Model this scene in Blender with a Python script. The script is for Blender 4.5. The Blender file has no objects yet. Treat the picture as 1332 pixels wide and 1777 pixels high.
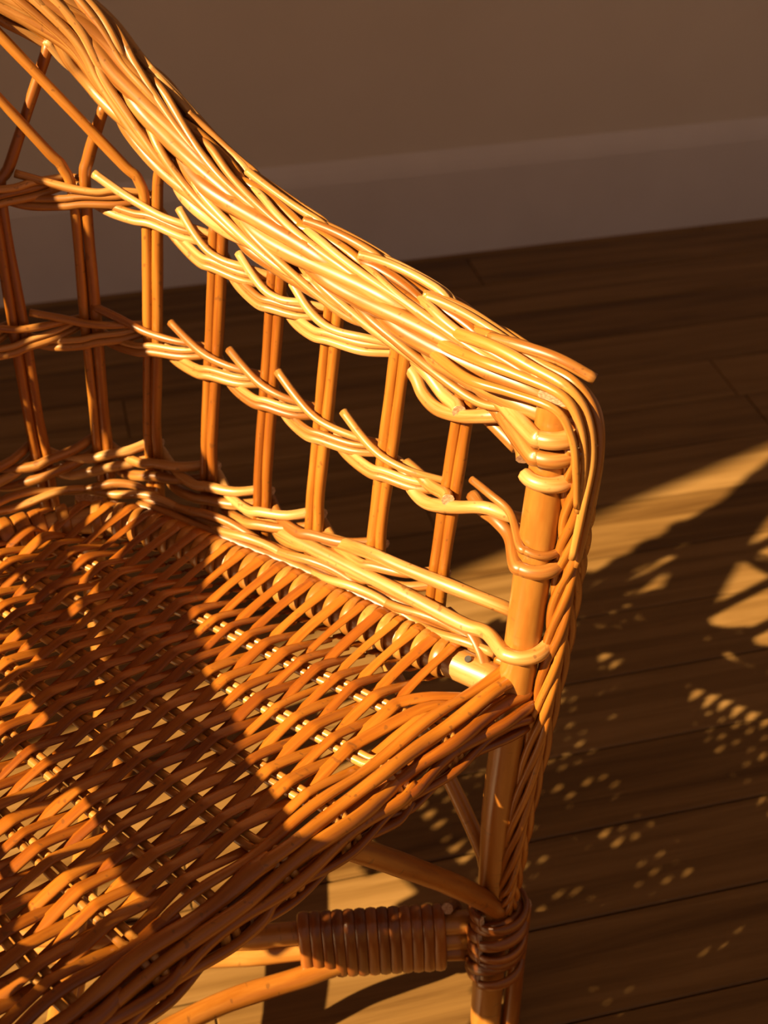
import bpy, math, random
import numpy as np
from mathutils import Vector, Matrix

random.seed(7)
rng = np.random.default_rng(11)
scene = bpy.context.scene
COL = scene.collection

# ---------------------------------------------------------------- camera
CAM_H = 1.12
PITCH = math.radians(37.8)
cam_data = bpy.data.cameras.new('camera')
cam = bpy.data.objects.new('camera', cam_data)
COL.objects.link(cam)
cam.location = (0.0, 0.0, CAM_H)
cam.rotation_euler = (math.pi / 2 - PITCH, 0.0, 0.0)
cam_data.sensor_fit = 'VERTICAL'
cam_data.sensor_height = 36.0
cam_data.lens = 36.0 * 2468.0 / 1777.0
cam_data.clip_start = 0.02
cam_data.dof.use_dof = True
cam_data.dof.focus_distance = 0.95
cam_data.dof.aperture_fstop = 9.0
scene.camera = cam

# ---------------------------------------------------------------- world, sun, exposure
world = bpy.data.worlds.new('room_ambient')
scene.world = world
world.use_nodes = True
bg = world.node_tree.nodes['Background']
bg.inputs['Color'].default_value = (1.0, 0.67, 0.51, 1)
bg.inputs['Strength'].default_value = 0.225

SUN_AZ = math.radians(58.5)      # direction the light travels, from +Y towards +X
SUN_EL = math.radians(36.0)
sun_data = bpy.data.lights.new('low_sun', 'SUN')
sun_data.energy = 13.8
sun_data.angle = math.radians(0.53)
sun_data.color = (1.0, 0.72, 0.38)
sun = bpy.data.objects.new('low_sun', sun_data)
COL.objects.link(sun)
travel = Vector((math.sin(SUN_AZ) * math.cos(SUN_EL), math.cos(SUN_AZ) * math.cos(SUN_EL), -math.sin(SUN_EL)))
sun.rotation_euler = travel.to_track_quat('-Z', 'Y').to_euler()
sun.location = (-3.0, -1.5, 3.0)

vs = scene.view_settings
vs.view_transform = 'Standard'
vs.look = 'None'
vs.exposure = 0.0
vs.gamma = 1.0
vs.use_curve_mapping = False

# ---------------------------------------------------------------- materials
def new_mat(name):
    m = bpy.data.materials.new(name)
    m.use_nodes = True
    nt = m.node_tree
    return m, nt, nt.nodes['Principled BSDF']

def lnk(nt, a, b):
    nt.links.new(a, b)

def ramp(nt, stops):
    n = nt.nodes.new('ShaderNodeValToRGB')
    e = n.color_ramp.elements
    while len(e) < len(stops):
        e.new(0.5)
    for k, (p, c) in enumerate(stops):
        e[k].position = p
        e[k].color = (c[0], c[1], c[2], 1)
    return n

def willow(name, dark, mid, light, rough=0.36, speck=0.5):
    """peeled willow: lengthwise grain from the rod's own UV, tone that differs from rod to rod, small knots"""
    m, nt, b = new_mat(name)
    uv = nt.nodes.new('ShaderNodeUVMap'); uv.uv_map = 'UVMap'
    oi = nt.nodes.new('ShaderNodeObjectInfo')
    mp = nt.nodes.new('ShaderNodeMapping')
    mp.inputs['Scale'].default_value = (7.0, 14.0, 1.0)
    lnk(nt, uv.outputs['UV'], mp.inputs['Vector'])
    cmb = nt.nodes.new('ShaderNodeCombineXYZ')
    mul = nt.nodes.new('ShaderNodeMath'); mul.operation = 'MULTIPLY'; mul.inputs[1].default_value = 60.0
    lnk(nt, oi.outputs['Random'], mul.inputs[0])
    lnk(nt, mul.outputs[0], cmb.inputs['Z']); lnk(nt, mul.outputs[0], cmb.inputs['Y'])
    add = nt.nodes.new('ShaderNodeVectorMath'); add.operation = 'ADD'
    lnk(nt, mp.outputs[0], add.inputs[0]); lnk(nt, cmb.outputs[0], add.inputs[1])
    n1 = nt.nodes.new('ShaderNodeTexNoise'); n1.inputs['Scale'].default_value = 1.0
    n1.inputs['Detail'].default_value = 4.0; n1.inputs['Roughness'].default_value = 0.6
    lnk(nt, add.outputs[0], n1.inputs['Vector'])
    # rod to rod tone
    ma = nt.nodes.new('ShaderNodeMath'); ma.operation = 'MULTIPLY_ADD'
    lnk(nt, oi.outputs['Random'], ma.inputs[0]); ma.inputs[1].default_value = 0.42; ma.inputs[2].default_value = -0.21
    sm = nt.nodes.new('ShaderNodeMath'); sm.operation = 'ADD'
    lnk(nt, n1.outputs['Fac'], sm.inputs[0]); lnk(nt, ma.outputs[0], sm.inputs[1])
    cr = ramp(nt, [(0.28, dark), (0.52, mid), (0.76, light)])
    lnk(nt, sm.outputs[0], cr.inputs['Fac'])
    # knots and specks
    mp2 = nt.nodes.new('ShaderNodeMapping'); mp2.inputs['Scale'].default_value = (5.0, 190.0, 1.0)
    lnk(nt, uv.outputs['UV'], mp2.inputs['Vector'])
    ad2 = nt.nodes.new('ShaderNodeVectorMath'); ad2.operation = 'ADD'
    lnk(nt, mp2.outputs[0], ad2.inputs[0]); lnk(nt, cmb.outputs[0], ad2.inputs[1])
    n2 = nt.nodes.new('ShaderNodeTexNoise'); n2.inputs['Scale'].default_value = 1.0; n2.inputs['Detail'].default_value = 1.0
    lnk(nt, ad2.outputs[0], n2.inputs['Vector'])
    r2 = ramp(nt, [(0.675, (0, 0, 0)), (0.73, (speck, speck, speck))])
    lnk(nt, n2.outputs['Fac'], r2.inputs['Fac'])
    mx = nt.nodes.new('ShaderNodeMix'); mx.data_type = 'RGBA'
    lnk(nt, r2.outputs['Color'], mx.inputs['Factor'])
    lnk(nt, cr.outputs['Color'], mx.inputs['A'])
    mx.inputs['B'].default_value = (0.10, 0.04, 0.012, 1)
    lnk(nt, mx.outputs['Result'], b.inputs['Base Color'])
    b.inputs['Roughness'].default_value = rough
    b.inputs['Specular IOR Level'].default_value = 0.75
    bp = nt.nodes.new('ShaderNodeBump'); bp.inputs['Strength'].default_value = 0.25; bp.inputs['Distance'].default_value = 0.0006
    lnk(nt, n1.outputs['Fac'], bp.inputs['Height'])
    lnk(nt, bp.outputs[0], b.inputs['Normal'])
    return m

M = {}
M['pale'] = willow('pale_willow', (0.27, 0.092, 0.013), (0.44, 0.195, 0.042), (0.61, 0.335, 0.115), 0.38)
M['stake'] = willow('orange_willow', (0.25, 0.072, 0.006), (0.35, 0.118, 0.011), (0.46, 0.18, 0.024), 0.34)
M['seat'] = willow('varnished_seat_willow', (0.21, 0.050, 0.003), (0.32, 0.092, 0.005), (0.43, 0.147, 0.012), 0.33)
M['post'] = willow('cane_post', (0.35, 0.130, 0.018), (0.45, 0.190, 0.032), (0.55, 0.265, 0.06), 0.30, 0.3)
M['bind'] = willow('dark_binding_cane', (0.16, 0.042, 0.006), (0.24, 0.070, 0.010), (0.34, 0.11, 0.018), 0.32, 0.2)

def cut_end():
    m, nt, b = new_mat('cut_rod_end')
    tc = nt.nodes.new('ShaderNodeTexCoord')
    n = nt.nodes.new('ShaderNodeTexNoise'); n.inputs['Scale'].default_value = 600.0
    lnk(nt, tc.outputs['Object'], n.inputs['Vector'])
    r = ramp(nt, [(0.35, (0.42, 0.24, 0.13)), (0.65, (0.68, 0.48, 0.30))])
    lnk(nt, n.outputs['Fac'], r.inputs['Fac'])
    lnk(nt, r.outputs['Color'], b.inputs['Base Color'])
    b.inputs['Roughness'].default_value = 0.8
    return m
M['cut'] = cut_end()

def oak():
    m, nt, b = new_mat('oak_floor_board')
    tc = nt.nodes.new('ShaderNodeTexCoord')
    oi = nt.nodes.new('ShaderNodeObjectInfo')
    mul = nt.nodes.new('ShaderNodeMath'); mul.operation = 'MULTIPLY'; mul.inputs[1].default_value = 37.0
    lnk(nt, oi.outputs['Random'], mul.inputs[0])
    cmb = nt.nodes.new('ShaderNodeCombineXYZ')
    lnk(nt, mul.outputs[0], cmb.inputs['X']); lnk(nt, mul.outputs[0], cmb.inputs['Z'])
    mp = nt.nodes.new('ShaderNodeMapping'); mp.inputs['Scale'].default_value = (2.2, 42.0, 10.0)
    lnk(nt, tc.outputs['Object'], mp.inputs['Vector'])
    ad = nt.nodes.new('ShaderNodeVectorMath'); ad.operation = 'ADD'
    lnk(nt, mp.outputs[0], ad.inputs[0]); lnk(nt, cmb.outputs[0], ad.inputs[1])
    n = nt.nodes.new('ShaderNodeTexNoise'); n.inputs['Scale'].default_value = 1.0
    n.inputs['Detail'].default_value = 6.0; n.inputs['Roughness'].default_value = 0.62; n.inputs['Distortion'].default_value = 0.6
    lnk(nt, ad.outputs[0], n.inputs['Vector'])
    ma = nt.nodes.new('ShaderNodeMath'); ma.operation = 'MULTIPLY_ADD'
    lnk(nt, oi.outputs['Random'], ma.inputs[0]); ma.inputs[1].default_value = 0.22; ma.inputs[2].default_value = -0.11
    sm = nt.nodes.new('ShaderNodeMath'); sm.operation = 'ADD'
    lnk(nt, n.outputs['Fac'], sm.inputs[0]); lnk(nt, ma.outputs[0], sm.inputs[1])
    r = ramp(nt, [(0.25, (0.095, 0.044, 0.010)), (0.5, (0.210, 0.112, 0.032)), (0.75, (0.315, 0.180, 0.060))])
    lnk(nt, sm.outputs[0], r.inputs['Fac'])
    lnk(nt, r.outputs['Color'], b.inputs['Base Color'])
    b.inputs['Roughness'].default_value = 0.42
    b.inputs['Specular IOR Level'].default_value = 0.35
    bp = nt.nodes.new('ShaderNodeBump'); bp.inputs['Strength'].default_value = 0.12; bp.inputs['Distance'].default_value = 0.001
    lnk(nt, n.outputs['Fac'], bp.inputs['Height']); lnk(nt, bp.outputs[0], b.inputs['Normal'])
    return m
M['oak'] = oak()

def paint(name, c1, c2, scale, rough):
    m, nt, b = new_mat(name)
    tc = nt.nodes.new('ShaderNodeTexCoord')
    n = nt.nodes.new('ShaderNodeTexNoise'); n.inputs['Scale'].default_value = scale
    n.inputs['Detail'].default_value = 5.0
    lnk(nt, tc.outputs['Object'], n.inputs['Vector'])
    r = ramp(nt, [(0.3, c1), (0.7, c2)])
    lnk(nt, n.outputs['Fac'], r.inputs['Fac'])
    lnk(nt, r.outputs['Color'], b.inputs['Base Color'])
    b.inputs['Roughness'].default_value = rough
    bp = nt.nodes.new('ShaderNodeBump'); bp.inputs['Strength'].default_value = 0.1; bp.inputs['Distance'].default_value = 0.001
    lnk(nt, n.outputs['Fac'], bp.inputs['Height']); lnk(nt, bp.outputs[0], b.inputs['Normal'])
    return m
M['wall'] = paint('wall_paint', (0.75, 0.68, 0.60), (0.79, 0.72, 0.64), 6.0, 0.8)
M['base'] = paint('baseboard_paint', (0.74, 0.70, 0.70), (0.80, 0.76, 0.76), 9.0, 0.5)
M['subfloor'] = paint('dark_gap', (0.02, 0.012, 0.006), (0.03, 0.018, 0.01), 20.0, 0.9)
def nailmat():
    m, nt, b = new_mat('dull_nail_steel')
    b.inputs['Base Color'].default_value = (0.10, 0.09, 0.09, 1); b.inputs['Metallic'].default_value = 0.8; b.inputs['Roughness'].default_value = 0.5
    return m
M['nail'] = nailmat()

# ---------------------------------------------------------------- mesh helpers
def link(name, me, parent=None):
    o = bpy.data.objects.new(name, me)
    COL.objects.link(o)
    if parent is not None:
        o.parent = parent
    return o

def cr(P, n=6):
    """Catmull-Rom through control points"""
    P = np.asarray(P, float)
    if len(P) < 3:
        t = np.linspace(0, 1, n + 1)[:, None]
        return P[0] * (1 - t) + P[-1] * t
    Q = np.vstack([2 * P[0] - P[1], P, 2 * P[-1] - P[-2]])
    t = np.linspace(0, 1, n, endpoint=False)[:, None]
    out = []
    for i in range(1, len(Q) - 2):
        a, b, c, d = Q[i - 1], Q[i], Q[i + 1], Q[i + 2]
        out.append(.5 * (2 * b + (c - a) * t + (2 * a - 5 * b + 4 * c - d) * t ** 2 + (3 * b - a - 3 * c + d) * t ** 3))
    out.append(Q[-2][None])
    return np.vstack(out)

def tube_mesh(name, pts, r, mat, sides=8, sub=5, flat=1.0, up=None, ends=(1.0, 1.0), wob=0.04, rmul=None, boxy=1.0):
    """a rod: radius r, tapered over its length by ends, flat<1 squashes it along `up`"""
    P = cr(pts, sub)
    n = len(P)
    T = np.gradient(P, axis=0)
    T /= np.linalg.norm(T, axis=1)[:, None] + 1e-12
    L = np.r_[0, np.cumsum(np.linalg.norm(np.diff(P, axis=0), axis=1))]
    if up is None:
        u = np.array([0, 0, 1.0]) if abs(T[0][2]) < 0.9 else np.array([1.0, 0, 0])
        U = np.zeros_like(P)
        u = u - T[0] * (u @ T[0]); u /= np.linalg.norm(u)
        for i in range(n):
            u = u - T[i] * (u @ T[i]); u /= np.linalg.norm(u) + 1e-12
            U[i] = u
    else:
        U = np.asarray(up, float)
        if U.ndim == 1:
            U = np.tile(U, (n, 1))
        elif len(U) != n:
            U = cr(U, sub)
        U = U - T * np.sum(U * T, axis=1)[:, None]
        U /= np.linalg.norm(U, axis=1)[:, None] + 1e-12
    V = np.cross(T, U)
    f = L / max(L[-1], 1e-9)
    rad = r * (ends[0] + (ends[1] - ends[0]) * f)
    k = rng.uniform(0, 6.28, 3)
    rad = rad * (1 + wob * (np.sin(L * 55 + k[0]) + .6 * np.sin(L * 131 + k[1])))
    if rmul is not None:
        rad = rad * cr(np.asarray(rmul, float)[:, None], sub)[:, 0]
    fl = np.full(n, flat) if np.isscalar(flat) else cr(np.asarray(flat, float)[:, None], sub)[:, 0]
    a = np.linspace(0, 2 * np.pi, sides, endpoint=False)
    ca, sa = np.cos(a), np.sin(a)
    if boxy != 1.0:
        ca = np.sign(ca) * np.abs(ca) ** boxy; sa = np.sign(sa) * np.abs(sa) ** boxy
    W = P[:, None, :] + rad[:, None, None] * (V[:, None, :] * ca[None, :, None] + U[:, None, :] * (sa[None, :, None] * fl[:, None, None]))
    verts = W.reshape(-1, 3)
    faces = []
    for i in range(n - 1):
        o0, o1 = i * sides, (i + 1) * sides
        for j in range(sides):
            j2 = (j + 1) % sides
            faces.append((o0 + j, o0 + j2, o1 + j2, o1 + j))
    nq = len(faces)
    faces.append(tuple(range(sides - 1, -1, -1)))
    faces.append(tuple((n - 1) * sides + j for j in range(sides)))
    me = bpy.data.meshes.new(name)
    me.from_pydata(verts.tolist(), [], faces)
    uvl = me.uv_layers.new(name='UVMap')
    uv = np.zeros((len(me.loops), 2), np.float32)
    q = 0
    jj = np.arange(sides)
    blk = np.empty((n - 1, sides, 4, 2), np.float32)
    blk[:, :, 0, 0] = jj / sides; blk[:, :, 1, 0] = (jj + 1) / sides
    blk[:, :, 2, 0] = (jj + 1) / sides; blk[:, :, 3, 0] = jj / sides
    blk[:, :, 0, 1] = L[:-1, None]; blk[:, :, 1, 1] = L[:-1, None]
    blk[:, :, 2, 1] = L[1:, None]; blk[:, :, 3, 1] = L[1:, None]
    uv[:nq * 4] = blk.reshape(-1, 2)
    uvl.data.foreach_set('uv', uv.ravel())
    sm = np.ones(len(me.polygons), bool); sm[nq:] = False
    me.polygons.foreach_set('use_smooth', sm)
    me.materials.append(M[mat]); me.materials.append(M['cut'])
    mi = np.zeros(len(me.polygons), np.int32); mi[nq:] = 1
    me.polygons.foreach_set('material_index', mi)
    me.update()
    return me

def box_mesh(name, x0, x1, y0, y1, z0, z1, mat, bev=0.0):
    b = bev
    if b <= 0:
        v = [(x, y, z) for z in (z0, z1) for y in (y0, y1) for x in (x0, x1)]
        f = [(0, 2, 3, 1), (4, 5, 7, 6), (0, 1, 5, 4), (2, 6, 7, 3), (0, 4, 6, 2), (1, 3, 7, 5)]
    else:   # top edges eased
        v = [(x0, y0, z0), (x1, y0, z0), (x1, y1, z0), (x0, y1, z0),
             (x0, y0, z1 - b), (x1, y0, z1 - b), (x1, y1, z1 - b), (x0, y1, z1 - b),
             (x0 + b, y0 + b, z1), (x1 - b, y0 + b, z1), (x1 - b, y1 - b, z1), (x0 + b, y1 - b, z1)]
        f = [(3, 2, 1, 0), (8, 9, 10, 11)]
        for j in range(4):
            k = (j + 1) % 4
            f += [(j, k, 4 + k, 4 + j), (4 + j, 4 + k, 8 + k, 8 + j)]
    me = bpy.data.meshes.new(name)
    me.from_pydata(v, [], f)
    me.materials.append(M[mat])
    me.update()
    return me

# ---------------------------------------------------------------- the room
YAW = math.radians(13.83)
room_rot = Matrix.Rotation(YAW, 4, 'Z')       # room axes: X along the boards and the back wall, Y towards it
BW = 0.0994
BOARD0 = 1.9448                               # joint nearest but one to the wall
WALL_Y = 2.058

def struct(name, me):
    o = link(name, me)
    o.rotation_euler = (0, 0, YAW)
    o['kind'] = 'structure'
    return o

floor = struct('floor', box_mesh('floor', -2.9, 3.2, -1.3, 2.3, -0.06, -0.012, 'subfloor'))
JOINT = {-1: 0.645, 2: 0.045, 3: 0.905, 4: 0.915, 5: 0.40, 1: -0.35, 0: 1.5}
for k in range(-2, 30):
    y1 = BOARD0 - BW * k
    y0 = y1 - BW
    j0 = JOINT.get(k, None)
    if j0 is None:
        j0 = random.uniform(-0.8, 0.5) if k < 6 else random.choice((-1.6, 1.65)) + random.uniform(-.2, .2)
    cuts = sorted(set([-2.88, 3.18] + [c for c in (j0 - 1.9, j0 - 0.95 * 0, j0 + 1.45) if -2.8 < c < 3.1]))
    for a, c in zip(cuts[:-1], cuts[1:]):
        lx, ly = (c - a), BW
        me = box_mesh('floor_board', -lx / 2 + .0005, lx / 2 - .0005, -ly / 2 + .0009, ly / 2 - .0009, -0.012, 0.0, 'oak', 0.0014)
        o = link('floor_board', me, floor)
        o.location = ((a + c) / 2, (y0 + y1) / 2, random.uniform(-.0002, .0002))

wb = struct('wall_back', box_mesh('wall_back', -2.9, 3.2, WALL_Y + 0.016, WALL_Y + 0.14, -0.06, 2.7, 'wall'))

def baseboard():
    prof = [(0.016, 0.0), (0.0, 0.0), (0.0, 0.148), (0.0022, 0.157), (0.0055, 0.166), (0.010, 0.174), (0.016, 0.181)]
    v, f = [], []
    for x in (-2.9, 3.2):
        v += [(x, WALL_Y + y, z) for y, z in prof]
    n = len(prof)
    for j in range(n - 1):
        f.append((j, j + 1, n + j + 1, n + j))
    f.append((n - 1, 0, n, 2 * n - 1)); f.append(tuple(range(n - 1, -1, -1))); f.append(tuple(range(n, 2 * n)))
    me = bpy.data.meshes.new('baseboard_back'); me.from_pydata(v, [], f); me.materials.append(M['base'])
    me.update()
    return me
struct('baseboard_back', baseboard())

# the wall on the left with the window the sun comes through
WIN_X = -1.9
def window_wall(y0, y1, z0, z1):
    X0, X1 = WIN_X - 0.14, WIN_X
    v, f = [], []
    def bx(a, b, c, d, e, g):
        s = len(v)
        v.extend([(x, y, z) for z in (e, g) for y in (c, d) for x in (a, b)])
        f.extend([tuple(s + i for i in q) for q in [(0, 2, 3, 1), (4, 5, 7, 6), (0, 1, 5, 4), (2, 6, 7, 3), (0, 4, 6, 2), (1, 3, 7, 5)]])
    bx(X0, X1, -1.3, y0, 0, 2.7); bx(X0, X1, y1, WALL_Y + .14, 0, 2.7)
    bx(X0, X1, y0, y1, 0, z0); bx(X0, X1, y0, y1, z1, 2.7)
    me = bpy.data.meshes.new('wall_left'); me.from_pydata(v, [], f); me.materials.append(M['wall']); me.update()
    return me
struct('wall_left', window_wall(-0.85, 0.527, 0.25, 2.45))
def window_frame():
    X0, X1 = WIN_X - 0.10, WIN_X - 0.05
    v, f = [], []
    def bx(a, b, c, d, e, g):
        s = len(v)
        v.extend([(x, y, z) for z in (e, g) for y in (c, d) for x in (a, b)])
        f.extend([tuple(s + i for i in q) for q in [(0, 2, 3, 1), (4, 5, 7, 6), (0, 1, 5, 4), (2, 6, 7, 3), (0, 4, 6, 2), (1, 3, 7, 5)]])
    bx(X0, X1, -0.89, -0.85, 0.25, 2.45); bx(X0, X1, 0.527, 0.567, 0.25, 2.45)
    bx(X0, X1, -0.85, 0.527, 0.25, 0.28); bx(X0, X1, -0.85, 0.527, 2.42, 2.45)
    bx(WIN_X - 0.12, WIN_X - 0.02, -0.205, -0.105, 0.28, 2.42)  # unseen mullion, added to keep the sun off the floor right of the chair
    me = bpy.data.meshes.new('window_1'); me.from_pydata(v, [], f); me.materials.append(M['base']); me.update()
    return me
struct('window_1', window_frame())
struct('ceiling', box_mesh('ceiling', WIN_X - 0.14, 3.2, -1.3, WALL_Y + 0.14, 2.7, 2.82, 'wall'))

# ---------------------------------------------------------------- the wicker armchair
# chair axes: x to the chair's right, y to its back, z up; origin first taken at the
# right front corner of the seat, then shifted to the middle of the base
ZS = 0.4032                    # seat height
RC = -0.2640                   # middle of the chair
YC = 0.21
chair = bpy.data.objects.new('wicker_armchair', None)
COL.objects.link(chair)
s2 = math.sqrt(0.5)
CO = Vector((0.0985, 0.7314, 0.0))
chair.location = CO + RC * Vector((s2, s2, 0)) + YC * Vector((-s2, s2, 0))
chair.rotation_euler = (0, 0, math.radians(45))
chair['label'] = 'honey coloured woven wicker armchair standing on the wooden floor'
chair['category'] = 'armchair'
SHIFT = np.array([RC, YC, 0.0])

def rod(name, pts, r, mat, parent=None, mirror=False, **kw):
    P = np.asarray(pts, float) - SHIFT
    me = tube_mesh(name, P, r, mat, **kw)
    o = link(name, me, parent or chair)
    if mirror:
        MIRROR.append(o)
    return o
MIRROR = []                    # objects that have a twin on the chair's left side

# --- the wrap-round arm and back panel: a surface over a curved plan line, leaning outwards
ZB = ZS + 0.035
FLARE = 0.15
BASE = [(.016, -.03), (.006, .02), (-.0012, .0838), (-.0072, .14), (-.0142, .2053), (-.0222, .2561), (-.0302, .3102),
        (-.0430, .37), (-.0698, .4099), (-.116, .4384), (-.165, .456), (-.215, .466), (RC, .470)]
_bc = cr(BASE, 40)
_sl = np.r_[0, np.cumsum(np.linalg.norm(np.diff(_bc, axis=0), axis=1))]
S_END = _sl[-1]
def base_at(s):
    if s > S_END:              # past the middle of the back: the other half
        p = base_at(2 * S_END - s); return np.array([2 * RC - p[0], p[1]])
    return np.array([np.interp(s, _sl, _bc[:, 0]), np.interp(s, _sl, _bc[:, 1])])
def nrm(s):
    d = base_at(s + .012) - base_at(max(s - .012, 0))
    d /= np.linalg.norm(d)
    return np.array([d[1], -d[0]])
def arm(s, z, off=0.0):
    """point of the panel at plan length s and height z; off > 0 towards the sitter"""
    q = base_at(s) + nrm(s) * (FLARE * (z - ZB) - off)
    return np.array([q[0], q[1], z])
def inset(s, d, z):
    q = base_at(s) - nrm(s) * d
    return np.array([q[0], q[1], z])

# --- front post and legs
POST = [(.0140, 0, .636), (.011, 0, .597), (-.001, 0, .457), (-.0144, 0, .288), (-.0185, -.004, .15), (-.027, -.012, 0.0)]
post = rod('front_leg', POST, .0130, 'post', mirror=True, sides=16, sub=8, wob=.012)
LEG2 = [(.001, -.019, .16), (-.003, -.021, .08), (-.010, -.026, 0.0)]
rod('leg_splint', LEG2, .0075, 'stake', post, sides=10, wob=.02)
BL = [(-.086, .405, .395), (-.084, .420, .30), (-.078, .44, .12), (-.070, .455, 0.0)]
bleg = rod('back_leg', BL, .0118, 'post', mirror=True, sides=14, sub=6, wob=.012)

def post_at(z):
    P = np.array(POST)
    return np.array([np.interp(z, P[::-1, 2], P[::-1, 0]), np.interp(z, P[::-1, 2], P[::-1, 1]), z])

def ring(c, ax, r, a0, a1, n=14, tilt=None, drift=0.0):
    """points of an arc about axis ax"""
    ax = np.asarray(ax, float); ax /= np.linalg.norm(ax)
    u = np.cross(ax, [0, 0, 1.0]) if abs(ax[2]) < .9 else np.cross(ax, [0, 1.0, 0])
    u /= np.linalg.norm(u); v = np.cross(ax, u)
    a = np.linspace(a0, a1, n)
    f = np.linspace(-.5, .5, n)
    return np.asarray(c) + r * (np.cos(a)[:, None] * u + np.sin(a)[:, None] * v) + (f * drift)[:, None] * ax

# binding of the leg where the stretchers meet it
for k in range(7):
    z = .088 + k * .0118
    c = post_at(z) + np.array([.004, -.003, 0])
    tilt = .25 * math.sin(k * 1.7)
    p = ring(c, (tilt * .5, .35 + tilt, 1.0), .0225 + .0012 * math.sin(k * 2.1), 0, 2 * math.pi * 1.02, 22, drift=.008)
    rod('leg_binding', p, .0060, 'bind', post, sides=8, sub=2, flat=.45, up=p - c, wob=.03)

# --- front plait that runs from the end of the arm down the front of the post
def plait_c(t):
    P = np.array([(.0125, -.018, .632), (.0165, -.021, .605), (.0185, -.021, .548), (.0155, -.021, .50), (.011, -.021, .435), (.001, -.020, .355),
                  (-.0105, -.019, .27), (-.0145, -.017, .20), (-.0150, -.015, .165)])
    f = np.linspace(0, 1, len(P))
    return np.array([np.interp(t, f, P[:, k]) for k in range(3)])
for k in range(9):
    ph = k / 9 * 2 * math.pi
    pts = []
    for t in np.linspace(0.10, 1, 42):
        th = t * 2 * math.pi * 1.9 + ph
        w = .0105 * (1 - .38 * t)
        c = plait_c(t)
        pts.append(c + np.array([w * math.sin(th), -.0052 * math.sin(2 * th + .4), 0.0]))
    rod('plait_rod', pts, .0036, 'stake', post, sides=7, sub=2, ends=(1.0, .72))
rod('plait_core', [plait_c(t) + np.array([0, .006, 0]) for t in np.linspace(.02, .98, 12)], .006, 'bind', post, sides=8)

# --- height of the rail over the panel, then the upright stakes, in pairs
AX= [(0.036, 0.6135), (0.049, 0.616), (0.09, 0.622), (0.1465, 0.634), (0.209, 0.6436), (0.286, 0.659), (0.353, 0.681), (0.411, 0.731), (0.437, 0.766), (0.478, 0.806), (0.535, 0.832), (0.615, 0.845), (0.69, 0.85)]
ST = [.1145, .1725, .234, .286, .343, .4015, .4475, .4985, .553, .605, .657]
TOPZ = [.600, .608, .614, .622, .640]
def rail_z(s):
    if s > S_END: s = 2 * S_END - s
    return float(np.interp(s, [a[0] for a in AX], [a[1] for a in AX]))
for i, s in enumerate(ST):
    for d, o in ((-.0042, 0), (.0042, 1)):
        r = .0042 + .0004 * random.uniform(-1, 1)
        b = inset(s + d, .006, ZS - .02)
        mid1 = arm(s + d * random.uniform(.7, 1.1) , .47, .001)
        mid2 = arm(s + d * .95 - .001, .54, 0)
        if i < 5:
            pts = [b, arm(s + d, ZB, 0), mid1, mid2, arm(s + d - .002, .585, 0), arm(s + d - .003, TOPZ[i] + .01, 0)]
        elif o == 0:        # the front one of the pair goes on up and forwards into the rail
            top = {5: (.392, .675), 6: (.4275, .715), 7: (.4505, .765)}.get(i, (s - .045, .825))
            zf = .65 if i > 5 else .645
            pts = [b, arm(s + d, ZB, 0), mid1, mid2, arm(s + d * .6 - .003, zf, -.001), arm(s * .75 + top[0] * .25 - .004, zf + .025, -.002), arm(*top, -.003)]
        else:               # the other one leans back across its neighbours
            slope = {5: 1.05, 6: 1.0, 7: 1.0}.get(i, 1.2)
            zf = .655 if i > 5 else .650
            kx = .0075 if i == 5 else .004
            pts = [b, arm(s + d, ZB, 0), mid1, mid2, arm(s + d - .003, zf - .012, .002), arm(s + d + .001, zf + .014, .003),
                   ]
            q = {5: .099, 6: .094, 7: .10}.get(i, .10)       # straight on up to the rail
            K, E = pts[-1], arm(s + q, rail_z(s + q) - (.013 if i == 5 else .008), .003)
            pts += [K + (E - K) * f for f in (.08, .3, .55, .8, 1.0)]
        rod('stake', pts, r, 'stake', mirror=True, sides=8, sub=7, wob=.035)

# --- two bands of fitching that bind the stakes, and the thicker one at the seat
def zline(tab):
    T = np.array(tab)
    return lambda s: float(np.interp(s, T[:, 0], T[:, 1]))
Z_MID = zline([(.03, .506), (.115, .511), (.17, .517), (.23, .522), (.286, .531), (.343, .536), (.5, .538), (.71, .54)])
Z_TOP = zline([(.03, .590), (.115, .590), (.17, .596), (.234, .602), (.286, .610), (.343, .624), (.40, .642), (.45, .650), (.5, .654), (.71, .66)])
Z_LOW = zline([(.03, .434), (.1, .432), (.3, .428), (.71, .428)])
ALLS = ST + [S_END] + [2 * S_END - s for s in ST[::-1]]

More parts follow.
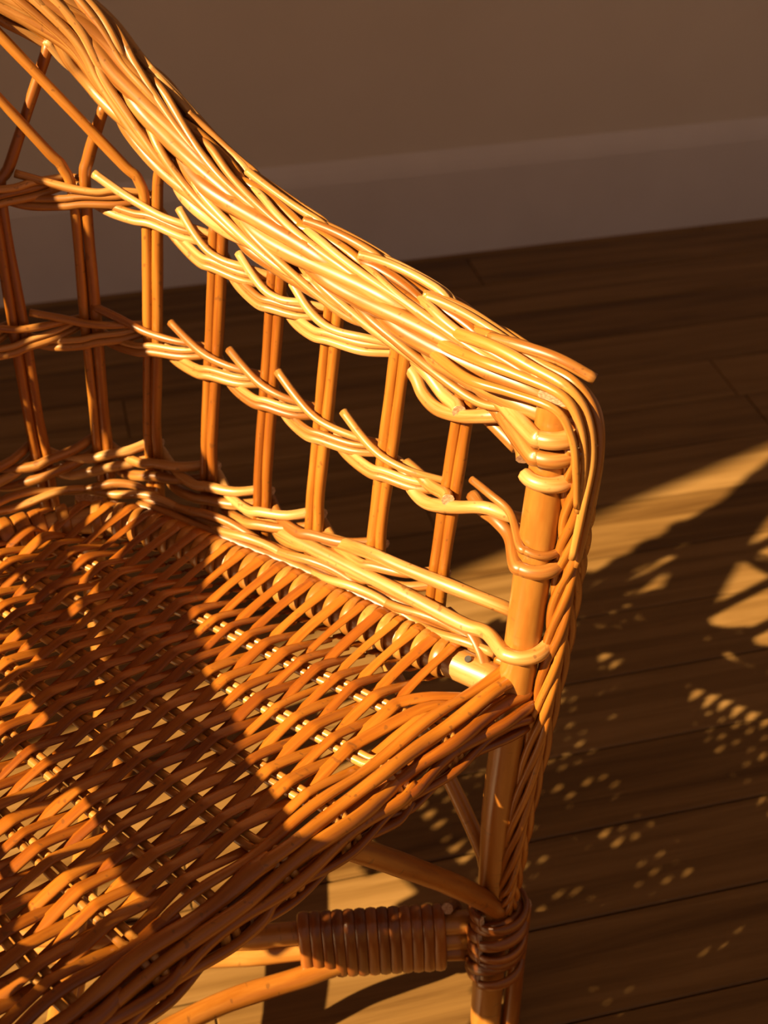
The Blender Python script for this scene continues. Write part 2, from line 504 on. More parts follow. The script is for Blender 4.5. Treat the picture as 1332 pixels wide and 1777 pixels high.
def band(zf, i, dz, r, name, mat, amp, tail=1.0, spread=.0, drop=.0):
    """a rod that comes from behind stake i+1, passes in front of stake i and goes behind stake i-1"""
    s1, s0 = ALLS[i + 1], ALLS[i]
    sm = ALLS[i - 1] if i > 0 else .062
    zz = lambda s, d: arm(s, zf(s) + dz + d, 0)
    o = lambda s, d, off: arm(s, zf(s) + dz + d, off)
    pts = [o(s1 + .004, .003 - drop, -amp), o(s1 - .002, -.001 - drop, -amp), o(s1 * .6 + s0 * .4, -.0055 - drop, .1 * amp), o(s0 + .008, -.0035, amp),
           o(s0 - .006, 0, amp), o(s0 * .45 + sm * .55, .0028, .45 * amp), o(sm + .006, .006, -amp * tail), o(sm - .002, .007, -amp * tail)]
    return rod(name, pts, r, mat, mirror=True, sides=8, sub=6, ends=(1.0, .85))
for i in range(1, 12):
    amp = .0078
    band(Z_MID, i, -.0050, .0037, 'fitching_rod', 'pale', amp)
    band(Z_MID, i, .0005, .0030, 'fitching_rod', 'pale', amp)
    # the loose top rod with its free cut end standing up in the gap
    s1, s0, sm = ALLS[i + 1], ALLS[i], ALLS[i - 1]
    e = random.uniform(-.002, .003)
    zm = lambda a, d, off: arm(a, Z_MID(a) + d, off)
    rod('fitching_rod', [zm(s0 + .041 + e, .0205 + e, .001), zm(s0 + .020, .0152, .006), zm(s0 + .002, .0112, .0085), zm(s0 - .014, .0104, .0082),
                         zm(s0 * .45 + sm * .55, .0100, .004), zm(sm + .004, .0085, -.0078)],
        .0034, 'pale', mirror=True, sides=8, sub=6, ends=(1.0, .85))
    if i >= 2:
        band(Z_TOP, i, -.0050, .0036, 'fitching_rod', 'pale', amp)
        band(Z_TOP, i, .0008, .0031, 'fitching_rod', 'pale', amp)
        zt = lambda a, d, off: arm(a, Z_TOP(a) + d, off)
        rod('fitching_rod', [zt(s0 + .034, .0150 + e, .001), zt(s0 + .016, .0092, .006), zt(s0 + .000, .0060, .0085), zt(s0 - .015, .0062, .0082),
                             zt(s0 * .45 + sm * .55, .0085, .004), zt(sm + .004, .0080, -.0078)],
            .0034, 'pale', mirror=True, sides=8, sub=6, ends=(1.0, .85))
    band(Z_LOW, i, .006, .0046, 'seat_border_rod', 'pale', .009)
    band(Z_LOW, i, -.006, .0048, 'seat_border_rod', 'pale', .009, drop=.004)
# the front ends of the bands, turned round the post
def bent(name, tab, r, mat='pale', extra=None, ends=(1.0, 1.0), **kw):
    pts = [arm(*t) for t in tab]
    if extra is not None:
        pts += [np.array(e) for e in extra]
    return rod(name, pts, r, mat, mirror=True, sides=10, sub=6, ends=ends, **kw)
def round_post(z, r, a0=2.5, a1=5.2, n=7, dz=0.0):
    out = []
    for k, a in enumerate(np.linspace(a0, a1, n)):
        c = post_at(z + dz * k / (n - 1))
        out.append((c[0] + r * math.cos(a), c[1] + r * math.sin(a), c[2]))
    return out
bent('fitching_rod', [(.1683, .5950, -.006), (.1559, .5904, -.002), (.1446, .5838, .003), (.1280, .5816, .008), (.1073, .5857, .0105), (.0894, .5928, .0105), (.0787, .5966, .008)], .0050)
bent('fitching_rod', [(.1599, .6011, -.004), (.1438, .5971, 0), (.1281, .5901, .003), (.1140, .5898, .008), (.1080, .5900, .013)], .0047)
bent('fitching_rod', [(.1785, .5170, -.008), (.1585, .5175, -.003), (.1448, .5094, .003), (.1267, .5082, .008), (.1019, .5173, .0105), (.0791, .5268, .010), (.0589, .5249, .004), (.050, .520, -.008)], .0048)
bent('fitching_rod', [(.1571, .5208, -.004), (.1418, .5200, 0), (.1279, .5182, .003), (.1130, .5217, .0085), (.1070, .5225, .0135)], .0047)
bent('fitching_rod', [(.0979, .5360, .001), (.0785, .5353, .006), (.0577, .5323, .011)], .0030, extra=round_post(.528, .0150, 2.9, 5.3, 7, -.006))
bent('fitching_rod', [(.1006, .5171, -.008), (.0856, .5165, 0), (.0709, .5185, .006), (.0551, .5147, .011)], .0050, extra=round_post(.513, .0165, 2.9, 5.3, 7, -.001))
bent('seat_border_rod', [(.2657, .4159, -.009), (.1985, .4378, .004), (.1660, .4477, .0105), (.1387, .4500, .011), (.0889, .4526, .008), (.0588, .4492, 0), (.0500, .4420, -.008)], .0052)
bent('seat_border_rod', [(.1202, .4368, -.009), (.1019, .4382, -.009), (.0787, .4397, -.009), (.0551, .4383, -.012)], .0050)
bent('seat_border_rod', [(.3055, .4169, -.006), (.2541, .4227, .006), (.1914, .4272, .011), (.1352, .4295, .012), (.0824, .4299, .012), (.0606, .4340, .013)], .0056, extra=round_post(.438, .0170, 2.9, 5.3, 7, .004))
bent('seat_border_rod', [(.1023, .4250, .002), (.0791, .4225, .006), (.0646, .4148, .010), (.0553, .4048, .014)], .0046, flat=.6)
# long thin rod lying along the inner foot of the border
for off, dz, ph in ((.0085, .012, 0.0), (.0115, .009, 2.4)):
    rod('seat_border_rod', [inset(s, off + .035 * min(max((s - .05) / .4, 0), 1) * .55 + .0025 * math.sin(s * 60 + ph), ZS + dz + .004 * math.sin(s * 60 + ph + 1.2)) for s in np.linspace(.055, S_END, 30)],
        .0036, 'pale', mirror=True, sides=8, sub=4)

# --- the thick rolled rail over the arms and back
RAIL={
'T':[
(0.0045,0.001,[(0.535,-2.68),(0.514,-2.72),(0.492,-2.85),(0.472,-2.96),(0.452,-3.05),(0.428,-3.05),(0.412,-2.97)]),
(0.0045,0.001,[(0.464,-2.69),(0.452,-2.26),(0.432,-2.40),(0.408,-2.64),(0.380,-3.06),(0.360,-3.15),(0.348,-3.07)]),
(0.0045,0.001,[(0.398,-2.51),(0.377,-2.57),(0.359,-2.58),(0.348,-2.52),(0.324,-3.06),(0.306,-3.16),(0.292,-3.00)]),
(0.0045,0.001,[(0.333,-2.55),(0.322,-2.53),(0.309,-2.52),(0.292,-2.51),(0.272,-2.84),(0.253,-3.05),(0.235,-3.12)]),
(0.0045,0.001,[(0.270,-2.46),(0.256,-2.48),(0.237,-2.46),(0.220,-2.46),(0.203,-2.46),(0.184,-2.50)]),
(0.0045,0.001,[(0.200,-2.83),(0.182,-2.77),(0.164,-2.79),(0.144,-2.88),(0.119,-2.91)]),
],
'M':[
(0.0048,0.0015,[(0.512,2.74),(0.491,2.65),(0.475,2.54),(0.456,2.36),(0.435,2.24),(0.416,2.12),(0.399,2.05),(0.385,2.06)]),
(0.0048,0.0015,[(0.466,2.62),(0.444,2.62),(0.423,2.56),(0.401,2.43),(0.376,2.25),(0.349,2.17),(0.325,2.12),(0.306,2.14)]),
(0.0048,0.0015,[(0.396,2.60),(0.377,2.56),(0.356,2.44),(0.334,2.32),(0.312,2.32),(0.292,2.34),(0.275,2.37)]),
(0.0056,0.002,[(0.324,2.68),(0.304,2.61),(0.285,2.56),(0.267,2.53),(0.248,2.47),(0.228,2.38),(0.214,2.44),(0.195,2.48),(0.184,2.48)]),
(0.0054,0.0015,[(0.268,2.81),(0.251,2.84),(0.235,2.86),(0.216,2.74),(0.198,2.71),(0.181,2.63),(0.159,2.53),(0.141,2.50),(0.126,2.50)]),
(0.0054,0.0015,[(0.201,2.96),(0.184,2.92),(0.165,2.95),(0.147,2.87),(0.128,2.79),(0.109,2.70),(0.092,2.62),(0.078,2.56),(0.065,2.52)]),
(0.0054,0.0018,[(0.139,3.00),(0.125,3.02),(0.111,3.06),(0.096,2.99),(0.082,2.92),(0.068,2.84),(0.056,2.70),(0.036,2.55),(0.020,2.50),(0.008,2.46)]),
(0.0056,0.0018,[(0.089,-2.93),(0.075,-3.00),(0.055,3.05),(0.038,3.06),(0.022,3.03),(0.010,2.95),(0.000,2.86)]),
],
'N':[
(0.0034,0.005,[(0.521,2.95),(0.503,3.09),(0.488,2.96),(0.474,3.09),(0.459,-3.15),(0.438,-3.16),(0.421,-3.15),(0.408,-3.10)]),
(0.0036,0.0058,[(0.509,2.74),(0.495,2.80),(0.482,2.74),(0.469,2.85),(0.455,2.90),(0.432,2.97),(0.412,-3.15),(0.388,3.07),(0.367,-3.17),(0.344,-3.10)]),
(0.0034,0.005,[(0.441,2.76),(0.422,2.83),(0.404,2.91),(0.388,2.92),(0.376,2.96),(0.355,3.04),(0.339,-3.18)]),
(0.0034,0.0056,[(0.367,2.74),(0.354,2.76),(0.339,2.89),(0.324,2.96),(0.307,3.06),(0.292,3.06),(0.280,-3.12),(0.265,-3.11),(0.247,-2.97)]),
(0.0034,0.005,[(0.323,2.71),(0.309,2.77),(0.292,2.97),(0.275,3.04),(0.255,-3.15),(0.239,-3.01),(0.224,-2.90),(0.204,-2.96)]),
(0.0034,0.0056,[(0.266,2.80),(0.252,2.95),(0.236,3.10),(0.220,-3.09),(0.204,-3.09),(0.188,-2.77),(0.172,-2.53),(0.154,-2.52)]),
(0.0034,0.005,[(0.200,3.06),(0.188,-3.06),(0.168,-2.99),(0.152,-2.90),(0.135,-2.73),(0.124,-2.49),(0.109,-2.43),(0.094,-2.46),(0.079,-2.46),(0.066,-2.48)]),
(0.0036,0.0056,[(0.155,-3.12),(0.139,-3.01),(0.124,-2.96),(0.111,-2.85),(0.096,-2.72),(0.085,-2.58),(0.072,-2.51),(0.058,-2.62),(0.040,-2.67),(0.033,-2.77)]),
],
'U':[
(0.0034,0.005,[(0.492,1.72),(0.475,1.98),(0.461,2.10),(0.448,2.17),(0.432,2.19),(0.412,2.16),(0.393,2.11),(0.376,2.02)]),
(0.0034,0.0045,[(0.460,1.57),(0.448,1.78),(0.432,1.79),(0.415,1.81),(0.396,1.97),(0.380,2.03),(0.364,2.03),(0.347,2.04),(0.328,2.10),(0.313,2.13)]),
(0.0034,0.005,[(0.398,1.57),(0.384,1.72),(0.372,1.83),(0.355,1.80),(0.331,2.00),(0.312,2.10),(0.295,2.16),(0.272,2.25),(0.257,2.25)]),
(0.0034,0.005,[(0.336,1.54),(0.319,1.83),(0.297,1.89),(0.272,2.03),(0.251,2.24),(0.235,2.32),(0.216,2.31)]),
(0.0036,0.005,[(0.272,1.77),(0.253,2.03),(0.236,2.15),(0.218,2.26),(0.197,2.33),(0.180,2.37),(0.160,2.42)]),
(0.0034,0.005,[(0.219,1.93),(0.200,2.13),(0.183,2.19),(0.164,2.22),(0.145,2.29),(0.130,2.32),(0.116,2.34),(0.103,2.40),(0.089,2.44)]),
(0.0034,0.005,[(0.162,1.99),(0.148,2.15),(0.128,2.26),(0.116,2.32),(0.100,2.37),(0.086,2.37),(0.068,2.36),(0.048,2.34),(0.030,2.38),(0.017,2.40),(0.008,2.43)]),
(0.0036,0.0055,[(0.112,2.02),(0.095,2.20),(0.080,2.20),(0.065,2.24),(0.055,2.19),(0.042,2.19),(0.027,2.23),(0.012,2.32)]),
(0.0036,0.005,[(0.062,2.01),(0.056,2.01),(0.041,1.99),(0.027,2.01),(0.016,2.14),(0.008,2.31)]),
],
'G':[
(0.0044,-0.0005,[(0.286,1.62),(0.267,1.65),(0.251,1.63),(0.232,1.85)]),
(0.0044,-0.0005,[(0.224,1.90),(0.212,1.83),(0.199,1.77),(0.180,1.85)]),
(0.0044,-0.0005,[(0.166,1.80),(0.144,1.78),(0.129,1.86),(0.116,2.01)]),
(0.0044,-0.0005,[(0.112,1.95),(0.103,1.89),(0.088,1.82),(0.073,1.86),(0.060,2.02)]),
(0.0044,-0.0005,[(0.356,1.61),(0.340,1.43),(0.320,1.32),(0.304,1.46)]),
(0.004,0.0005,[(0.160,2.09),(0.140,2.11),(0.114,2.17),(0.090,2.19),(0.068,2.18)]),
],
'H':[
(0.0032,0.0035,[(0.294,1.30),(0.273,1.43),(0.248,1.45),(0.231,1.39),(0.214,1.48)]),
(0.0032,0.002,[(0.293,1.11),(0.267,0.97),(0.240,1.00),(0.215,1.21)]),
(0.0034,0.004,[(0.227,1.78),(0.213,1.63),(0.199,1.50),(0.180,1.53),(0.164,1.51)]),
(0.0032,0.002,[(0.228,1.59),(0.213,1.37),(0.200,1.11),(0.177,1.11),(0.157,1.17)]),
(0.0034,0.004,[(0.175,1.84),(0.165,1.65),(0.156,1.57),(0.140,1.43),(0.121,1.50),(0.108,1.44)]),
(0.0032,0.002,[(0.176,1.72),(0.159,1.21),(0.136,1.08),(0.116,1.12),(0.103,1.27)]),
(0.0034,0.004,[(0.114,1.93),(0.100,1.68),(0.088,1.65),(0.073,1.67),(0.060,1.65),(0.043,1.64)]),
(0.0032,0.002,[(0.118,1.81),(0.104,1.52),(0.088,1.37),(0.075,1.31),(0.060,1.30),(0.045,1.38),(0.035,1.42)]),
(0.0034,0.004,[(0.063,1.93),(0.052,1.72),(0.040,1.64),(0.028,1.64),(0.016,1.67),(0.004,1.72),(0.000,1.69)]),
(0.0032,0.003,[(0.364,1.35),(0.344,1.22),(0.328,0.91),(0.303,0.93),(0.289,1.01)]),
(0.0034,0.002,[(0.468,1.33),(0.448,1.66),(0.424,1.43),(0.408,1.44),(0.388,1.17),(0.360,1.20)]),
(0.0034,0.002,[(0.408,1.52),(0.388,1.17),(0.368,0.97),(0.344,1.11),(0.324,0.90),(0.293,1.11)]),
(0.0034,0.001,[(0.488,1.30),(0.468,1.71),(0.452,1.85),(0.426,1.72)]),
],
}
axp = cr([arm(*a) for a in AX] + [arm(S_END, .851)], 24)
al = np.r_[0, np.cumsum(np.linalg.norm(np.diff(axp, axis=0), axis=1))]
RA = .0262
def ax_at(t):
    if t > al[-1]:
        p = ax_at(2 * al[-1] - t); return np.array([2 * RC - p[0], p[1], p[2]])
    return np.array([np.interp(t, al, axp[:, k]) for k in range(3)])
def surf(t, ph, off=0.0):
    e = .02
    T = ax_at(t + e) - ax_at(max(t - e, 0)); T /= np.linalg.norm(T)
    e1 = np.cross(T, [0, 0, 1.0]); e1 /= np.linalg.norm(e1)
    e2 = np.cross(e1, T); e2 /= np.linalg.norm(e2)
    if e2[2] < 0: e2 = -e2
    return ax_at(t) + (RA + off) * (math.cos(ph) * e1 + math.sin(ph) * e2)
core = rod('arm_rail', [ax_at(t) for t in np.linspace(.0, al[-1] + .004, 30)], .0125, 'bind', mirror=True, sides=10, sub=3)
for k in range(6):              # straight rods packed round the core
    a = k * 2 * math.pi / 6
    rod('rail_rod', [surf(t, a + .4 * math.sin(t * 9 + k), -.0105) for t in np.linspace(.012, al[-1] + .01, 28)], .0052, 'stake', core, sides=7, sub=3)

def unwrap(tab):
    out = [tab[0]]
    for t, p in tab[1:]:
        while p - out[-1][1] > math.pi: p -= 2 * math.pi
        while p - out[-1][1] < -math.pi: p += 2 * math.pi
        out.append((t, p))
    return out
BASEOFF = -.0048
for fam, L in RAIL.items():
    for r, off, tab in L:
        tab = np.array(unwrap(tab))
        deg = 3 if len(tab) > 6 else 2
        # smooth the winding angle along the rail, and run both ends on under the neighbours
        t0, t1 = tab[0, 0], tab[-1, 0]
        sg = 1 if t1 < t0 else -1
        co = np.polyfit(tab[:, 0], tab[:, 1], deg)
        e0 = 0.0 if fam == 'H' else .016
        lo, hi = min(t0, t1), max(t0, t1)
        pts = []
        for f in np.linspace(0, 1, 13):
            t = t0 + sg * e0 + (t1 - sg * .016 - t0 - sg * e0) * f
            tc = min(max(t, lo), hi)
            dv = float(np.polyval(np.polyder(co), tc))
            p = float(np.polyval(co, tc)) + dv * (t - tc) * .5
            d0 = max(0, 1 - f / .22) ** 1.6 if fam != 'H' else 0.0
            d1 = max(0, 1 - (1 - f) / .22) ** 1.6
            pts.append(surf(max(t, .003), p, BASEOFF + off - (.0105 if fam != 'G' else .006) * (d0 + d1)))
        rod('rail_rod', pts, r * (1.30 if fam == 'M' else 1.16 if fam == 'T' else .96), 'stake' if fam == 'G' else 'pale', core, sides=9, sub=4, ends=(1.0, .92))
# the same rolled pattern carried on along the back and round the far side of the rail
STEP = .058
t = .53
k = 0
while t < al[-1] + .02:
    for (p0, p1, r, off, ln) in ((-2.5, 2.95, .0046, .001, .15), (2.9, 2.0, .0052, .0015, .16), (2.0, 2.9, .0034, .005, .15), (1.2, 2.2, .0034, .005, .15), (.9, .5, .0034, .003, .12)):
        pp = unwrap([(0, p0), (1, p1)]); p1 = pp[1][1]
        tab = [(t - f * ln + .03, p0 + (p1 - p0) * f) for f in np.linspace(0, 1, 7)]
        pts = [surf(a, p, BASEOFF + off - .006 * (max(0, 1 - f / .14) + max(0, 1 - (1 - f) / .14))) for (a, p), f in zip(tab, np.linspace(0, 1, 7))]
        rod('rail_rod', pts, r, 'pale', core, sides=8, sub=6)
    t += STEP
    k += 1
t = .07
while t < al[-1] + .02:
    for (p0, p1, r, off, ln) in ((.6, -.5, .0046, .001, .14), (-.3, -1.3, .0046, .001, .14), (-.9, .1, .0034, .005, .13), (-1.9, -1.0, .0034, .004, .13)):
        tab = [(t - f * ln + .06, p0 + (p1 - p0) * f) for f in np.linspace(0, 1, 7)]
        tab = [(max(a, .004), p) for a, p in tab]
        pts = [surf(a, p, BASEOFF + off - .006 * (max(0, 1 - f / .14) + max(0, 1 - (1 - f) / .14))) for (a, p), f in zip(tab, np.linspace(0, 1, 7))]
        rod('rail_rod', pts, r, 'pale', core, sides=8, sub=5)
    t += STEP
# front end of the rail: rods turned down over the top of the post
for tab, r in (
    ([(.012, .118, .628), (-.004, .083, .634), (-.014, .048, .6385), (-.0085, .020, .6395), (-.002, -.010, .638), (.001, -.022, .622), (.002, -.027, .600), (.004, -.029, .570)], .0035),
    ([(.014, .118, .632), (.002, .083, .641), (-.004, .050, .6475), (.000, .022, .6475), (.0055, -.009, .644), (.0085, -.022, .627), (.0085, -.028, .600), (.006, -.029, .565)], .0038),
    ([(.018, .118, .634), (.010, .080, .648), (.009, .050, .652), (.010, .020, .650), (.0125, -.006, .646), (.0155, -.021, .631), (.0145, -.029, .604), (.008, -.031, .568), (.002, -.031, .53)], .0042),
    ([(.024, .118, .634), (.023, .080, .646), (.021, .050, .650), (.020, .020, .648), (.021, -.006, .645), (.0235, -.021, .630), (.0225, -.029, .603), (.016, -.031, .565), (.008, -.031, .52)], .0038),
    ([(.040, .100, .630), (.042, .075, .640), (.040, .050, .640), (.037, .020, .636), (.034, -.006, .632), (.033, -.019, .618), (.031, -.024, .590), (.026, -.025, .55), (.018, -.025, .50)], .0036),
    ([(.046, .100, .620), (.052, .075, .624), (.052, .050, .622), (.047, .020, .618), (.040, -.004, .614), (.037, -.014, .595), (.034, -.016, .560), (.026, -.018, .51)], .0034)):
    rod('rail_rod', tab, r, 'post', core, sides=9, sub=6, ends=(1.12, .62))
rod('rail_rod', [(.016, .06, .652), (.018, .035, .655), (.024, .010, .654), (.0335, -.012, .645)], .0038, 'pale', core, sides=10, sub=6)
rod('rail_rod', [(.020, .062, .650), (.024, .036, .652), (.029, .012, .647)], .0034, 'pale', core, sides=9, sub=6)
# thick rods of the rail that are turned round the top of the post, and the cut butt ends
bent('rail_rod', [(.1191, .6130, .011), (.0999, .6156, .014), (.0822, .6141, .015)], .0060, extra=round_post(.6135, .0172, 2.9, 5.2, 7, .003))
bent('rail_rod', [(.0923, .6066, .006), (.0823, .6046, .010)], .0058, extra=round_post(.600, .0170, 2.9, 5.2, 7, .001))
bent('rail_rod', [(.0990, .6120, .008), (.0890, .6103, .012), (.0764, .6047, .015), (.0628, .5966, .017), (.0520, .5884, .019), (.0470, .5850, .024)], .0060)
bent('rail_rod', [(.1004, .5882, .001), (.0886, .5847, .002), (.0643, .5758, .004)], .0046)
rod('rail_rod', round_post(.582, .0165, 2.7, 5.2, 8, -.001), .0052, 'pale', mirror=True, sides=8, sub=4)

# --- the seat
def rail_x(s):
    return inset(s, .017 + .085 * min(max(s - .03, 0), .40), ZS - .005)
RAILC = np.array([rail_x(s) for s in np.linspace(.046, S_END, 90)])
RAILC = np.array([p for k, p in enumerate(RAILC)])
seat = rod('seat_frame', [p for p in RAILC[::3]] + [RAILC[-1]], .0122, 'pale', mirror=True, sides=12, sub=3, wob=.01)
rod('seat_frame_rod', [rail_x(s) + np.array([.0135, .002, .009]) for s in np.linspace(.036, .40, 12)], .0050, 'pale', mirror=True, sides=9)
rod('seat_frame_rod', [rail_x(s) + np.array([.0205, .004, .012]) for s in np.linspace(.036, .40, 12)], .0044, 'pale', mirror=True, sides=9)

def right_at(b):
    """x of the side frame at depth b"""
    k = np.argmax(RAILC[:, 1])
    if b > RAILC[k, 1] - .002: return None
    return float(np.interp(b, RAILC[:k, 1], RAILC[:k, 0]))
BMAX = float(RAILC[:, 1].max())

# stake pairs of the seat, from the back frame forwards and bent down over the front edge
X0 = -.0805
PITCHX = .0507
NST = 10
def stake_x(j, b):
    x0 = X0 - PITCHX * j
    return x0 + b * (-.20 + .040 * j)
for j in range(NST):
    for d in (-.0034, .0034):
        bend = BMAX - .004 if j > 0 else .36
        pts = [(stake_x(j, b) + d + random.uniform(-.0006, .0006), b, ZS + .0006 * math.sin(40 * b)) for b in np.linspace(bend, .022, 12)]
        x = stake_x(j, 0) + d
        jl = random.uniform(-.002, .002)
        pts += [(x, .0145, ZS + .0035), (x + .001, .003, ZS + .0015), (x + .002, -.0065, ZS - .007), (x + .003 + jl, -.0105, ZS - .018), (x + .004 + jl, -.006, ZS - .030)]
        rod('seat_stake', pts, .0031, 'post', seat, sides=8, sub=4, wob=.03)

ROW = .0078
NROW = 54
AMP = .0048
def weaver(i):
    b = .0500 + ROW * i + random.uniform(-.0008, .0008)
    short = i < 0
    xr = right_at(max(b, .05))
    if xr is None: return
    zc = ZS - .005
    xl = 2 * RC - xr
    sgn = 1 if i % 2 else -1
    pts, ups, fl, rm = [], [], [], []
    def put(p, u, f, m):
        pts.append(p); ups.append(u); fl.append(f); rm.append(m)
    R0 = .0152
    top = sgn < 0   # every other row comes over the frame and dives under the first stakes, the next one comes back from below
    if not short and top:
        for a in np.radians([-70, -35, 0, 35, 65, 90, 108]):
            put((xr + R0 * math.cos(a), b + .0030 * (1 - (a + 1.2) / 3.1), zc + R0 * math.sin(a)), (math.cos(a), 0, math.sin(a)), .16, .98)
    elif not short:
        for a in np.radians([20, -20, -55, -85, -110]):
            put((xr + R0 * math.cos(a), b - .0035 * (a + 1.9) / 2.2, zc + R0 * math.sin(a)), (math.cos(a), 0, math.sin(a)), .17, .80)
    else:           # the first rows start from the front edge
        put((-.030 + .012 * i, .012, ZS + .002), (0, 0, 1), .6, .7)
        put((-.052 + .012 * i, .5 * b + .007, ZS + .006), (0, 0, 1), .5, .9)
    for j in range(NST):
        x = stake_x(j, b)
        if x > pts[-1][0] - .012 or x < xl + .016: continue
        z = ZS + sgn * AMP * (1 if j % 2 == 0 else -1)
        jit = random.uniform(-.0012, .0012)
        if j == 0 and not short and xr - x > .03:
            put((pts[-1][0] * .55 + x * .45, b + jit * .5 + .0005, (pts[-1][2] + z) / 2 + (.0012 if top else -.0005)), (0, 0, 1) if not top else (.15, 0, 1), .24, .88)
        w = random.uniform(.92, 1.08)
        put((x + .006, b + jit, z), (0, 0, 1), .36, w)
        put((x - .006, b + jit, z), (0, 0, 1), .36, w)
    for a in np.radians([72, 90, 115, 150, 190, 230] if top else [290, 265, 235, 200]):
        put((xl + R0 * math.cos(a), b, zc + R0 * math.sin(a)), (math.cos(a), 0, math.sin(a)), .17, .80)
    rod('weaver', pts, .0044 * random.uniform(.84, 1.16), 'seat', seat, sides=10, sub=4, flat=fl, rmul=rm, up=np.array(ups), wob=.06, boxy=.8)
for i in range(-3, NROW - 3):
    weaver(i)

# turns of split willow wound round the side and back frames between the rows
d_along = np.r_[0, np.cumsum(np.linalg.norm(np.diff(RAILC, axis=0), axis=1))]
def turn(L, r, hw, mat):
    c = np.array([np.interp(L, d_along, RAILC[:, q]) for q in range(3)])
    c2 = np.array([np.interp(min(L + .01, d_along[-1]), d_along, RAILC[:, q]) for q in range(3)])
    T = c2 - c
    if np.linalg.norm(T) < 1e-6: return
    p = ring(c, T, r, 0, 2 * math.pi, 19, drift=.005)
    rod('frame_wrap', p, hw, mat, seat, sides=8, sub=2, flat=.24, up=p - c, wob=.06, boxy=.8)
bL = lambda b: float(np.interp(b, RAILC[:int(np.argmax(RAILC[:, 1])), 1], d_along[:int(np.argmax(RAILC[:, 1]))]))
i = 0
L = 0
while True:
    b = .0500 + ROW * (2 * i + 1)
    if b > RAILC[:, 1].max() - .03: break
    L = bL(b)
    turn(L - .0006, .0145, .0043 * random.uniform(.85, 1.12), 'post')
    i += 1
L += .02
while L < d_along[-1]:
    turn(L, .0142, .0064, 'stake')
    L += .0134 * random.uniform(.93, 1.07)

# front edge: rods laid across the bent stakes
FR = [(.0125, .0068, .0050), (.0015, .0062, .0054), (-.0072, -.0010, .0056), (-.0118, -.0100, .0054), (-.0125, -.0195, .0050), (-.0085, -.0290, .0048), (-.0005, -.0345, .0044)]
XR, XL = -.006, 2 * RC + .006
for k, (b, dz, r) in enumerate(FR):
    nb = math.atan2(dz + .012, b - .008)
    nrmv = np.array([0, math.cos(nb), math.sin(nb)])
    def fpath(x, ph):
        j = (X0 - x) / PITCHX
        q = np.array([x, b, ZS + dz]) + nrmv * .0030 * math.cos(math.pi * (j + k)) + np.array([0, .0008 * math.sin(x * 70 + ph), .0010 * math.sin(x * 55 + ph * 2)])
        near = max(0, 1 + (x - XR) / .07)
        q[2] -= near ** 2 * (.0015 * k); q[1] -= near ** 2 * .003
        return q
    # each course is made of overlapping lengths
    a = XR
    first = True
    while a > XL + .02:
        ln = random.uniform(.13, .24) if not first else random.uniform(.10, .30)
        e = max(a - ln - .02, XL)
        ph = random.uniform(0, 6)
        xs = np.linspace(a, e, max(int((a - e) / .0125), 6))
        pts = [fpath(x, ph) for x in xs]
        pts[-1] = pts[-1] - nrmv * .005
        if not first: pts[0] = pts[0] - nrmv * .004
        else:
            # the end is tucked round the corner of the frame
            pts = [pts[0] + np.array([.0035, .012, -.001]), pts[0] + np.array([.004, .004, 0])] + pts
        rod('front_course', pts, r * random.uniform(.9, 1.08), 'seat', seat, sides=9, sub=4, flat=.72, up=nrmv, ends=(1.05, .8), wob=.05)
        a = e + .02
        first = False
# thin rods of the underside showing below the front edge
rod('front_course', [(x, .006 + .003 * math.sin(x * 30), ZS - .039 + .004 * math.sin(x * 17)) for x in np.linspace(-.012, XL, 26)], .0052, 'seat', seat, sides=9, sub=4)
# front frame bar hidden in the edge
rod('seat_frame_rod', [(-.006, .004, ZS - .010), (RC, .004, ZS - .012), (2 * RC + .006, .004, ZS - .010)], .0085, 'bind', sides=10, sub=10)
# nail head in the end of the side frame
nb_ = rail_x(.068) + np.array([-.003, 0, .0121])
nail = rod('nail', [nb_, nb_ + np.array([-.0006, 0, .0012])], .0026, 'nail', sides=12, sub=1, wob=0)
nail.data.materials[1] = M['nail']
nail['label'] = 'small dark nail head in the frame end'

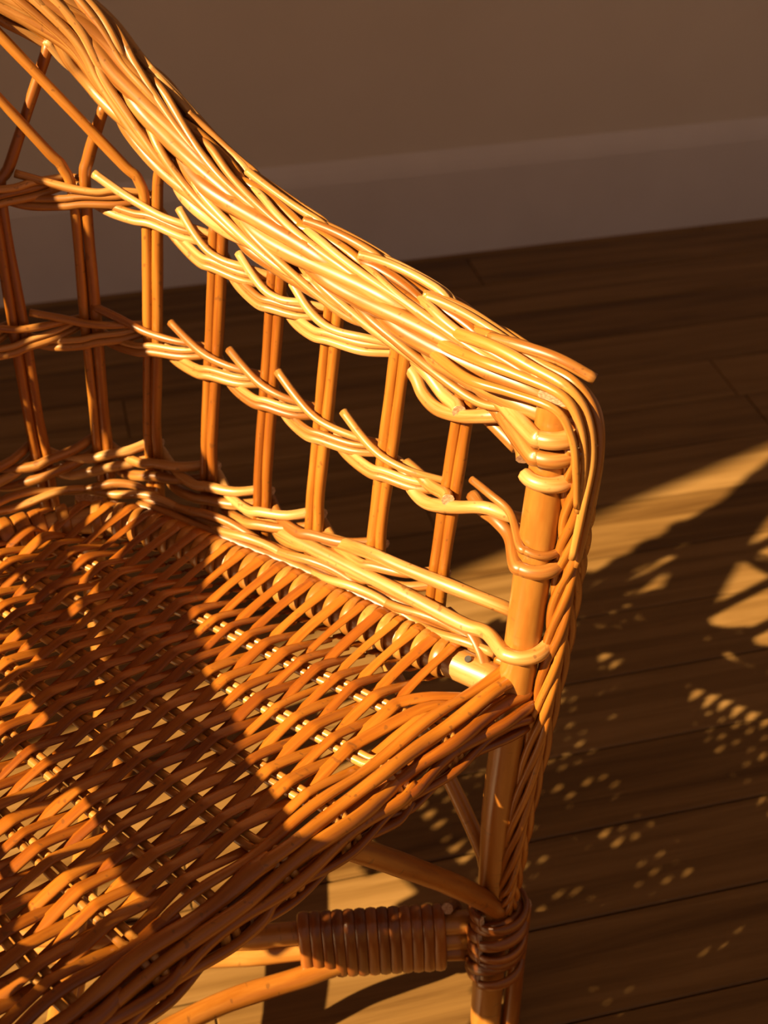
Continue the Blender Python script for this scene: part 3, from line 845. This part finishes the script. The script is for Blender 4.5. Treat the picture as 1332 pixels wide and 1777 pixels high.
# --- stretchers: a bound bundle crossing from the front leg to the far back leg
def stretch(mir):
    A = np.array([-.026, .012, .115]); D = np.array([-.72, .62, 0]); D /= np.linalg.norm(D)
    for dz, r, ln, nm in ((.017, .0100, .72, 'stretcher_rod'), (-.003, .0105, .72, 'stretcher_rod')):
        e = np.array([2 * RC + .082, .432, .115])
        pts = [A + np.array([0, 0, dz]), A + D * .12 + np.array([0, 0, dz]), A + D * .25 + np.array([0, 0, dz * 1.15 + mir * .02]), e + np.array([0, 0, dz + mir * .02])]
        o = rod(nm, pts, r, 'post', mirror=False, sides=12, sub=8, wob=.02)
        if mir: o.scale.x = -1
stretch(0); stretch(1)
A = np.array([-.026, .012, .115]); D = np.array([-.72, .62, 0]); D /= np.linalg.norm(D)
bow = rod('stretcher_bow', [A + np.array([0, 0, -.021]), A + D * .085 + np.array([0, 0, -.021]), (-.146, .091, .096), (-.2022, .1145, .099), (-.245, .1255, .101), (RC, .129, .102)], .0092, 'stake', mirror=True, sides=12, sub=8, wob=.02)
Nn = np.array([D[1], -D[0], 0])
for k in range(13):             # the binding, turn by turn
    c = A + D * (.026 + k * .0092) + np.array([0, 0, -.002])
    p = []
    for a in np.linspace(0, 2 * math.pi, 25):
        ca, sa = math.cos(a), math.sin(a)
        sq = lambda v, e: math.copysign(abs(v) ** e, v)
        p.append(c + Nn * .0135 * sq(ca, .7) + np.array([0, 0, .0345 * sq(sa, .8)]) + D * .0015 * math.sin(a))
    p = np.array(p)
    rod('stretcher_binding', p, .0053, 'bind', bow, sides=8, sub=2, flat=.55, up=p - c, wob=.03)
p = [A + D * .020 + np.array([0, 0, .036]), A + D * .012 + Nn * .016 + np.array([0, 0, .020]), A + D * .008 + Nn * .019 + np.array([0, 0, -.005]), A + D * .004 + Nn * .016 + np.array([0, 0, -.034])]
rod('stretcher_binding', p, .0050, 'bind', bow, sides=8)
# braces from the leg up to the seat
rod('brace', [(-.0205, -.012, .166), (-.034, -.008, .186), (-.07, -.005, .236), (-.1248, -.005, .308), (-.17, -.003, .364), (-.192, .004, .385)], .0088, 'stake', mirror=True, sides=12, sub=7, wob=.02)
rod('brace', [(-.013, .010, .192), (-.013, .0176, .2126), (-.016, .0511, .268), (-.022, .10, .340), (-.026, .13, .385)], .0062, 'post', mirror=True, sides=12, sub=7, wob=.02)

# --- twins on the left side of the chair
def twin(o, parent):
    c = o.copy()
    COL.objects.link(c)
    c.parent = parent
    return c
for o in MIRROR:
    kids = list(o.children)
    if o.name.startswith('seat_frame') and o is seat:
        kids = [q for q in kids if q.name.startswith('frame_wrap')]
    c = twin(o, chair)
    c.scale.x = -1
    for q in kids:
        twin(q, c)
